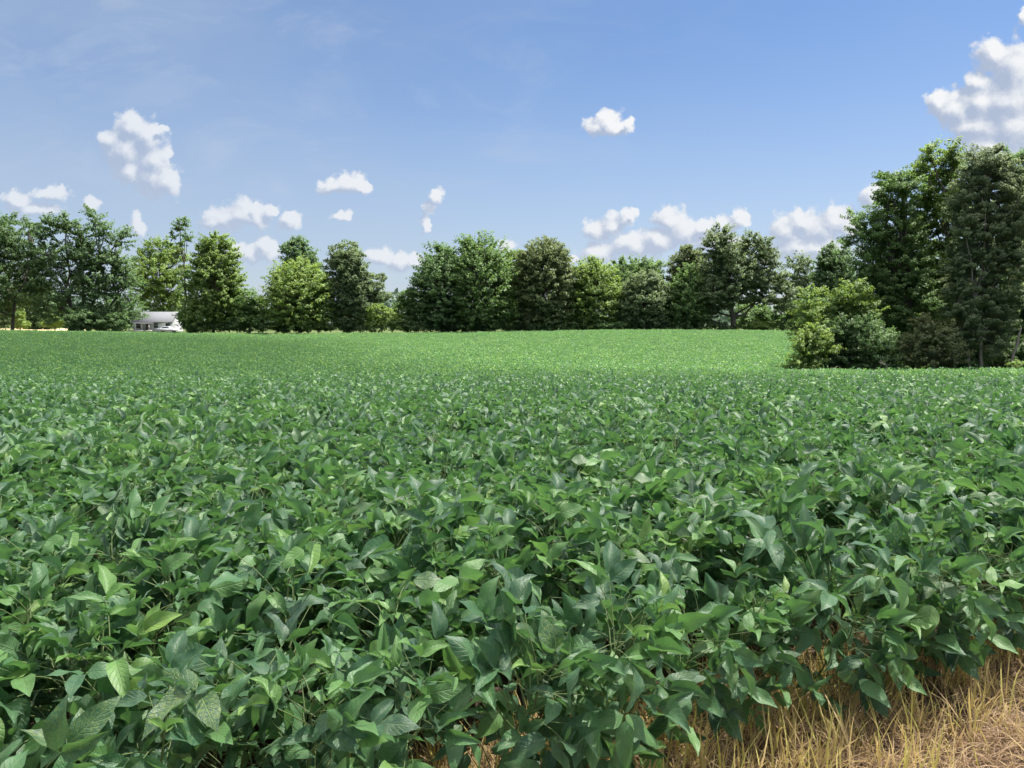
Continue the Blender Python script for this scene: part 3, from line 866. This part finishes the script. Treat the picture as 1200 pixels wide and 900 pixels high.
# distant wood seen through the gaps
def distant_wood():
    rr = np.random.default_rng(77)
    n = 36000
    px = rr.uniform(-500, 1900, n)
    Y = rr.uniform(330, 380, n)
    x = (px - 600) / F * Y
    topz = 11 + 3.5 * np.sin(x * .09) + 2.5 * np.sin(x * .23 + 1) + 1.5 * np.sin(x * .61 + 2) - (Y - 355) ** 2 / 150
    z = topz * rr.uniform(0, 1, n) ** .6 - 1
    P = np.stack([x, Y, z], -1)
    D = norm(rr.normal(0, 1, (n, 3))); N = norm(np.cross(D, rr.normal(0, 1, (n, 3))) + np.array([0, -.2, .5]))
    D = norm(D - (D * N).sum(-1, keepdims=True) * N); S = np.cross(N, D)
    s = rr.uniform(.7, 1.6, n)[:, None]
    V = np.stack([P - D * s, P + S * s * .6, P + D * s, P - S * s * .6], 1)
    me = new_mesh("distant_woods", V.reshape(-1, 3), np.arange(n * 4).reshape(n, 4), tree_mat((.045, .075, .055), (.08, .12, .085)), {"tint": np.repeat(rr.random(n), 4)})
    tag(link("distant_woods", me), "far blue-green belt of woodland glimpsed through the gaps in the tree line", "woods", None, "stuff")


distant_wood()

# ------------------------------------------------------------------ house and car
WHITE = plain("white_siding", (.42, .42, .43), .6, .05, 1)
ROOF = plain("grey_shingle", (.115, .12, .13), .9, .12, 3)
GLASS = plain("dark_window", (.03, .035, .045), .1, .1, 1)
DOORM = plain("brown_door", (.12, .08, .06), .6, .1, 1)
BRICK = plain("stone_base", (.26, .24, .22), .9, .2, 4)
hc = at(179, 388.4, 196)
hz = float(g(hc[0], 196))
H = thing("house", (hc[0], 196, hz), "small white house with grey roof, half hidden by the dark feathery trees", "house")
W2, DP, EV, RG = 4.9, 6.6, 2.5, 4.9
# walls with gables
v = np.array([(-W2, 0, 0), (W2, 0, 0), (W2, DP, 0), (-W2, DP, 0), (-W2, 0, EV), (W2, 0, EV), (W2, DP, EV), (-W2, DP, EV), (-W2, DP / 2, RG - .1), (W2, DP / 2, RG - .1)])
link("wall", new_mesh("wall", v, [np.array([[0, 1, 5, 4], [2, 3, 7, 6]]), np.array([[1, 2, 6, 9, 5], [3, 0, 4, 8, 7]])], WHITE), H)
e = .35
sl = (RG - EV) / (DP / 2)
v = []
for z in (0, .14):
    v += [(-W2 - e, -e, EV - e * sl + z), (W2 + e, -e, EV - e * sl + z), (W2 + e, DP / 2, RG + z), (-W2 - e, DP / 2, RG + z), (W2 + e, DP + e, EV - e * sl + z), (-W2 - e, DP + e, EV - e * sl + z)]
q = [[0, 3, 2, 1], [3, 5, 4, 2], [6, 7, 8, 9], [9, 8, 10, 11], [0, 1, 7, 6], [5, 11, 10, 4], [1, 2, 8, 7], [2, 4, 10, 8], [3, 0, 6, 9], [5, 3, 9, 11]]
rf = link("roof", new_mesh("roof", np.array(v), np.array(q), ROOF), H)
for wx in (-3.6, .9, 3.9):
    v, f = boxes([((wx, -.02, .85), (1.25, .08, .1)), ((wx, -.02, 2.1), (1.25, .08, .1)), ((wx - .58, -.02, 1.475), (.1, .08, 1.15)), ((wx + .58, -.02, 1.475), (.1, .08, 1.15)), ((wx, -.02, 1.475), (1.06, .06, .06))])
    w = link("window", new_mesh("window", v, f, WHITE), H)
    v, f = boxes([((wx, -.012, 1.475), (1.06, .02, 1.15))]); link("pane", new_mesh("pane", v, f, GLASS), w)
v, f = boxes([((-1.2, -.03, 1.05), (1.0, .06, 2.1))]); d = link("door", new_mesh("door", v, f, DOORM), H)
v, f = boxes([((-.82, -.09, 1.0), (.06, .06, .12))]); link("handle", new_mesh("handle", v, f, DEAD), d)
v, f = boxes([((-2.3, -1.3, .16), (5.2, 2.4, .32))]); link("porch_floor", new_mesh("porch_floor", v, f, BRICK), H)
v = np.array([(-5.0, -2.7, 2.0), (.5, -2.7, 2.0), (.5, -.42, 2.10), (-5.0, -.42, 2.10), (-5.0, -2.7, 2.1), (.5, -2.7, 2.1), (.5, -.42, 2.2), (-5.0, -.42, 2.2)])
link("porch_roof", new_mesh("porch_roof", v, np.array([[0, 3, 2, 1], [4, 5, 6, 7], [0, 1, 5, 4], [1, 2, 6, 5], [2, 3, 7, 6], [3, 0, 4, 7]]), ROOF), H)
for pxx in (-4.8, -3.2, -1.6, .2):
    v, f = boxes([((pxx, -2.4, 1.13), (.16, .16, 1.62)), ((pxx, -2.4, 1.95), (.26, .26, .1)), ((pxx, -2.4, .38), (.26, .26, .1))])
    link("porch_post", new_mesh("porch_post", v, f, WHITE), H)

SILVER = plain("silver_paint", (.40, .41, .44), .3, .03, 1)
TYRE = plain("tyre_rubber", (.02, .02, .02), .8, .1, 5)
cc = at(196, 389, 181)
C = thing("parked_car", (cc[0], 181, float(g(cc[0], 181))), "pale silver car parked in front of the white house", "car")
prof = np.array([(-2.2, .35), (-2.25, .75), (-2.1, .95), (-1.3, 1.0), (-.75, 1.42), (.55, 1.45), (1.25, 1.0), (2.1, .88), (2.25, .65), (2.2, .35)])
nprof = len(prof)
hwid = np.array([.78, .86, .84, .84, .62, .62, .84, .84, .82, .78])
v = np.concatenate([np.stack([prof[:, 0], -hwid, prof[:, 1]], -1), np.stack([prof[:, 0], hwid, prof[:, 1]], -1)])
i = np.arange(nprof); j = (i + 1) % nprof
body = new_mesh("body", v, [np.stack([i, i + nprof, j + nprof, j], -1), np.array([list(range(nprof))]), np.array([list(range(2 * nprof - 1, nprof - 1, -1))])], SILVER)
link("body", body, C)
for s in (-1, 1):
    v = np.array([(-1.1, s * .815, 1.03), (1.05, s * .815, 1.03), (.5, s * .66, 1.38), (-.7, s * .66, 1.36)]); v2 = v + np.array([0, s * .02, 0])
    f = np.array([[0, 1, 2, 3], [4, 5, 6, 7], [0, 1, 5, 4], [1, 2, 6, 5], [2, 3, 7, 6], [3, 0, 4, 7]])
    link("window", new_mesh("window", np.concatenate([v, v2]), f, GLASS), C)
    for wx in (-1.35, 1.35):
        P = np.array([[(wx, s * .70, .33), (wx, s * .76, .33), (wx, s * .86, .33), (wx, s * .90, .33)]])
        v, f = tubes(P, np.array([[.02, .33, .33, .27]]), 16); w = link("wheel", new_mesh("wheel", v, f, TYRE), C)
        P = np.array([[(wx, s * .89, .33), (wx, s * .905, .33), (wx, s * .915, .33)]])
        v, f = tubes(P, np.array([[.22, .2, .01]]), 12); link("rim", new_mesh("rim", v, f, SILVER), w)
    v, f = boxes([((2.2, s * .6, .68), (.1, .3, .14))]); link("headlight", new_mesh("headlight", v, f, WHITE), C)

# ------------------------------------------------------------------ light
SUN_AZ, SUN_EL = math.radians(62), math.radians(64)
sd = Vector((math.sin(SUN_AZ) * math.cos(SUN_EL), math.cos(SUN_AZ) * math.cos(SUN_EL), math.sin(SUN_EL)))
sun = bpy.data.lights.new("sun", "SUN"); sun.energy = 5.0; sun.angle = math.radians(.53); sun.color = (1, .955, .88)
so = bpy.data.objects.new("sun", sun); COL.objects.link(so)
so.rotation_euler = sd.to_track_quat("Z", "Y").to_euler()

# cloud overhead (out of the frame) that shades the near field
def vapour(name, clear, through):
    m, T, out = new_mat(name)
    df = T.n("ShaderNodeBsdfDiffuse", ins={"Color": (.95, .95, .95, 1)})
    tl = T.n("ShaderNodeBsdfTranslucent", ins={"Color": (.97, .97, .97, 1)})
    tp = T.n("ShaderNodeBsdfTransparent")
    a = T.n("ShaderNodeMixShader", ins={0: through, 1: df.outputs[0], 2: tl.outputs[0]})
    th = T.n("ShaderNodeAttribute", attribute_name="thin").outputs["Fac"]
    cl = T.math("ADD", clear, T.math("MULTIPLY", th, 1 - clear))
    b = T.n("ShaderNodeMixShader", ins={0: cl, 1: a.outputs[0], 2: tp.outputs[0]})
    T.t.links.new(b.outputs[0], out.inputs[0])
    return m


CLOUD, CLOUD_BASE = vapour("cloud_top", .46, .86), vapour("cloud_base", .86, .8)
# outline of its shadow on the ground, anticlockwise
foot = np.array([(-320, -260), (260, -260), (260, 36), (40, 37.5), (18, 38.5), (8, 43), (0, 52), (-7, 64), (-13, 82), (-20, 100), (-34, 114), (-60, 124), (-320, 128)], float)
ALT = 230.0
off = np.array([sd.x, sd.y]) / sd.z * ALT
seg = []
for k in range(len(foot)):
    a_, b_ = foot[k], foot[(k + 1) % len(foot)]
    n_ = max(2, int(np.linalg.norm(b_ - a_) / 6))
    seg.append(a_ + (b_ - a_) * np.linspace(0, 1, n_, endpoint=False)[:, None])
ring = np.concatenate(seg)
rr = np.random.default_rng(5)
nring = len(ring)
cen = np.array([-40, -10.])
wob = np.convolve(np.tile(rr.normal(0, 1, nring), 3), np.ones(3) / 3, "same")[nring:2 * nring] * 2.2
ring = ring + norm(ring - cen) * wob[:, None]
levels = [(0, .0), (.9, 9.), (.6, 22.), (.25, 30.)]
VV = []
for k, (fr, h) in enumerate([(1, 0), (.955, 4), (.90, 10), (.55, 26), (.2, 30)]):
    z = h + rr.normal(0, 1.5, nring) * (k > 0)
    VV.append(np.column_stack([cen + (ring - cen) * fr + off, ALT + z]))
for k, (fr, h) in enumerate([(.955, -2), (.6, -3), (.2, -3)]):
    z = h + rr.normal(0, .8, nring)
    VV.append(np.column_stack([cen + (ring - cen) * fr + off, ALT + z]))
V = np.concatenate(VV + [np.array([[*(cen + off), ALT + 31]]), np.array([[*(cen + off), ALT - 3]])])
fa, ft = [], []
i = np.arange(nring); j = (i + 1) % nring
chain = [(0, 1), (1, 2), (2, 3), (3, 4)]
for a_, b_ in chain:
    fa.append(np.stack([a_ * nring + i, a_ * nring + j, b_ * nring + j, b_ * nring + i], -1))
for a_, b_ in [(0, 5), (5, 6), (6, 7)]:
    fa.append(np.stack([a_ * nring + j, a_ * nring + i, b_ * nring + i, b_ * nring + j], -1))
ft.append(np.stack([4 * nring + i, 4 * nring + j, 0 * i + 8 * nring], -1))
ft.append(np.stack([7 * nring + j, 7 * nring + i, 0 * i + 8 * nring + 1], -1))
thin = np.concatenate([np.full(nring, v) for v in (1, .62, .18, 0, 0, .62, 0, 0)] + [np.zeros(2)])
cme = new_mesh("cloud", V, [np.concatenate(fa), np.concatenate(ft)], CLOUD, {"thin": thin}, True)
cme.materials.append(CLOUD_BASE)
cmi = np.zeros(len(cme.polygons), np.int32); nt_ = len(chain) * nring
cmi[nt_:nt_ + 3 * nring] = 1; cmi[-nring:] = 1
cme.polygons.foreach_set("material_index", cmi)
tag(link("cloud", cme), "wide thin white cloud overhead shading the near field", "cloud", None, "structure")

# ------------------------------------------------------------------ sky with cumulus
w = bpy.data.worlds.new("World"); sc.world = w; w.use_nodes = True
w.node_tree.nodes.clear()
T = NT(w.node_tree)
out = T.n("ShaderNodeOutputWorld")
sky = T.n("ShaderNodeTexSky", sky_type="NISHITA")
sky.sun_disc = False; sky.sun_elevation = SUN_EL; sky.sun_rotation = SUN_AZ
sky.air_density = 1.0; sky.dust_density = .5; sky.ozone_density = 2.0; sky.altitude = 150


def uv_of(px, py):
    d = ray(px, py); return d[0] / d[1], d[2] / d[1]


BL = [  # px, py, rx, ry of each puff
    (154, 150, 24, 17), (172, 160, 22, 22), (130, 164, 16, 14), (148, 176, 28, 22), (182, 188, 20, 20), (196, 212, 18, 20), (178, 206, 26, 24), (150, 200, 18, 16), (190, 150, 8, 6),
    (60, 228, 22, 10), (20, 236, 18, 11), (106, 240, 12, 9), (40, 246, 34, 9),
    (264, 258, 26, 13), (284, 250, 24, 17), (302, 254, 18, 14), (248, 262, 16, 9), (318, 244, 9, 8), (300, 242, 8, 6), (338, 259, 14, 12), (162, 262, 12, 14),
    (393, 218, 20, 11), (408, 215, 22, 12), (422, 219, 14, 9), (400, 252, 13, 7), (510, 231, 10, 10), (503, 244, 8, 10), (498, 262, 6, 10),
    (470, 305, 22, 12), (446, 300, 20, 11), (486, 304, 12, 8), (314, 290, 16, 14), (292, 298, 18, 12), (276, 292, 12, 8),
    (696, 148, 18, 10), (712, 143, 18, 14), (726, 150, 16, 9), (738, 146, 8, 5),
    (700, 272, 18, 14), (718, 264, 16, 16), (734, 256, 12, 12), (744, 248, 7, 7), (740, 288, 30, 16), (770, 284, 26, 18), (786, 258, 20, 17), (802, 272, 26, 20), (826, 268, 20, 14), (848, 264, 18, 14), (866, 256, 12, 10), (840, 284, 36, 14), (702, 296, 26, 12),
    (922, 270, 20, 18), (940, 260, 22, 16), (962, 268, 28, 20), (982, 258, 22, 18), (996, 268, 16, 14), (950, 292, 54, 18), (1022, 232, 15, 14),
    (1164, 66, 24, 22), (1188, 80, 30, 34), (1146, 96, 18, 14), (1118, 128, 30, 20), (1100, 120, 18, 14), (1150, 122, 34, 26), (1182, 118, 38, 34), (1140, 148, 34, 20), (1188, 152, 40, 28), (1164, 172, 40, 22), (1202, 20, 9, 10),
    (673, 304, 10, 7), (592, 288, 12, 6)]

# node group: density of cloud at a direction (u,v)
ng = bpy.data.node_groups.new("cumulus", "ShaderNodeTree")
ng.interface.new_socket("uv", in_out="INPUT", socket_type="NodeSocketVector")
ng.interface.new_socket("D", in_out="OUTPUT", socket_type="NodeSocketFloat")
ng.interface.new_socket("N", in_out="OUTPUT", socket_type="NodeSocketFloat")
G = NT(ng)
gi = G.n("NodeGroupInput"); go_ = G.n("NodeGroupOutput")
uvv = gi.outputs[0]
wn = G.n("ShaderNodeTexNoise", ins={"Vector": uvv, "Scale": 34.0, "Detail": 6.0, "Roughness": .62})
wv = G.n("ShaderNodeVectorMath", operation="SUBTRACT", ins={0: wn.outputs["Color"], 1: (.5, .5, .5)})
wv = G.n("ShaderNodeVectorMath", operation="SCALE", ins={0: wv.outputs[0], "Scale": .030})
wp = G.n("ShaderNodeVectorMath", operation="ADD", ins={0: uvv, 1: wv.outputs[0]})
wp = G.n("ShaderNodeVectorMath", operation="MULTIPLY", ins={0: wp.outputs[0], 1: (1, 1, 0)}).outputs[0]
acc = None
for (px, py, rx, ry) in BL:
    u, v_ = uv_of(px, py)
    mp = G.n("ShaderNodeMapping", vector_type="TEXTURE", ins={"Vector": wp, "Location": (u, v_, 0), "Scale": (rx * 1.55 / F, ry * 1.55 / F, 1)})
    gt = G.n("ShaderNodeTexGradient", gradient_type="SPHERICAL", ins={0: mp.outputs[0]}).outputs["Fac"]
    acc = gt if acc is None else G.n("ShaderNodeMath", operation="SMOOTH_MAX", ins={0: acc, 1: gt, 2: .12}).outputs[0]
n2 = G.n("ShaderNodeTexNoise", ins={"Vector": uvv, "Scale": 70.0, "Detail": 6.0, "Roughness": .60}).outputs[0]
vo = G.n("ShaderNodeTexVoronoi", feature="SMOOTH_F1", ins={"Vector": wp, "Scale": 75.0, "Smoothness": .6}).outputs["Distance"]
bil = G.math("ADD", G.math("MULTIPLY", G.math("SUBTRACT", n2, .5), .9), G.math("MULTIPLY", G.math("SUBTRACT", .42, vo), .5))
edge = G.math("MULTIPLY", G.smooth(acc, 0.01, .25), G.math("SUBTRACT", 1.0, G.math("MULTIPLY", G.smooth(acc, .30, .60), .85)))
D = G.math("ADD", acc, G.math("MULTIPLY", bil, edge))
ng.links.new(D, go_.inputs[0])
ng.links.new(G.math("ADD", acc, G.math("MULTIPLY", bil, .30)), go_.inputs[1])

dirv = T.n("ShaderNodeTexCoord").outputs["Generated"]
s3 = T.n("ShaderNodeSeparateXYZ", ins={0: dirv}).outputs
yy = T.math("MAXIMUM", s3[1], .02)
u_ = T.math("DIVIDE", s3[0], yy); v_ = T.math("DIVIDE", s3[2], yy)
uv = T.n("ShaderNodeCombineXYZ", ins={0: u_, 1: v_, 2: 0.0}).outputs[0]
g1 = T.n("ShaderNodeGroup", node_tree=ng, ins={0: uv})
up = T.n("ShaderNodeVectorMath", operation="ADD", ins={0: uv, 1: (.0085, .0115, 0)}).outputs[0]
g2 = T.n("ShaderNodeGroup", node_tree=ng, ins={0: up})
front = T.smooth(s3[1], .05, .15)
alpha = T.math("MULTIPLY", T.smooth(g1.outputs[0], .18, .56), front)
alpha = T.math("MULTIPLY", alpha, T.math("SUBTRACT", .97, T.math("MULTIPLY", T.smooth(u_, .2, -.6), .22)))
lit = T.smooth(T.math("SUBTRACT", g1.outputs[1], g2.outputs[1]), -.22, .40)
ccol = T.mix(lit, (2.55, 3.0, 3.9), (5.5, 5.55, 5.6))
# thin cirrus veil and haze: stronger to the left and low down
el = T.math("MAXIMUM", s3[2], 0.0)
vn = T.noise(T.n("ShaderNodeMapping", ins={"Vector": uv, "Scale": (1.5, 3.2, 1), "Rotation": (0, 0, .45)}).outputs[0], 2.0, 6, .6)
left = T.smooth(u_, .35, -.75)
veil = T.math("MULTIPLY", T.math("ADD", T.math("MULTIPLY", left, .36), .12), T.math("ADD", -.1, T.math("MULTIPLY", vn, 2.0)), clamp=True)
hz_ = T.math("MULTIPLY", T.math("SUBTRACT", 1.0, T.smooth(el, 0.0, .36)), .55)
SKYC = T.mix(.62, sky.outputs[0], (1, 1, 1), "MULTIPLY")
skyc = T.n("ShaderNodeHueSaturation", ins={"Saturation": 1.15, "Value": .74, "Color": sky.outputs[0]}).outputs[0]
skyc = T.mix(1.0, skyc, (.97, 1.0, 1.10), "MULTIPLY")
skyc = T.mix(hz_, skyc, (3.5, 3.82, 4.5))
skyc = T.mix(veil, skyc, (2.7, 3.3, 4.2))
ccol = T.mix(T.math("MULTIPLY", T.math("SUBTRACT", 1.0, T.smooth(el, .06, .24)), .30), ccol, (3.7, 4.1, 4.8))
wisp = T.noise(T.n("ShaderNodeMapping", ins={"Vector": uv, "Scale": (2.6, 7.0, 1), "Rotation": (0, 0, -.35)}).outputs[0], 2.2, 7, .62, Distortion=.8)
wisp = T.math("MULTIPLY", T.smooth(wisp, .46, .78), T.math("MULTIPLY", T.smooth(u_, .45, -.25), T.math("MULTIPLY", T.smooth(el, .10, .2), .28)))
skyc = T.mix(wisp, skyc, (3.6, 4.0, 4.6))
fin = T.mix(alpha, skyc, ccol)
bg = T.n("ShaderNodeBackground", ins={"Color": fin, "Strength": .0525})
T.t.links.new(bg.outputs[0], out.inputs[0])
w.cycles.sampling_method = "MANUAL"; w.cycles.sample_map_resolution = 512

# ------------------------------------------------------------------ render settings
sc.view_settings.view_transform = "Standard"; sc.view_settings.look = "None"
sc.view_settings.exposure = 1.7; sc.view_settings.gamma = 1.0
sc.render.engine = "CYCLES"
sc.cycles.max_bounces = 6; sc.cycles.diffuse_bounces = 3; sc.cycles.transmission_bounces = 4; sc.cycles.transparent_max_bounces = 8
sc.cycles.use_denoising = True
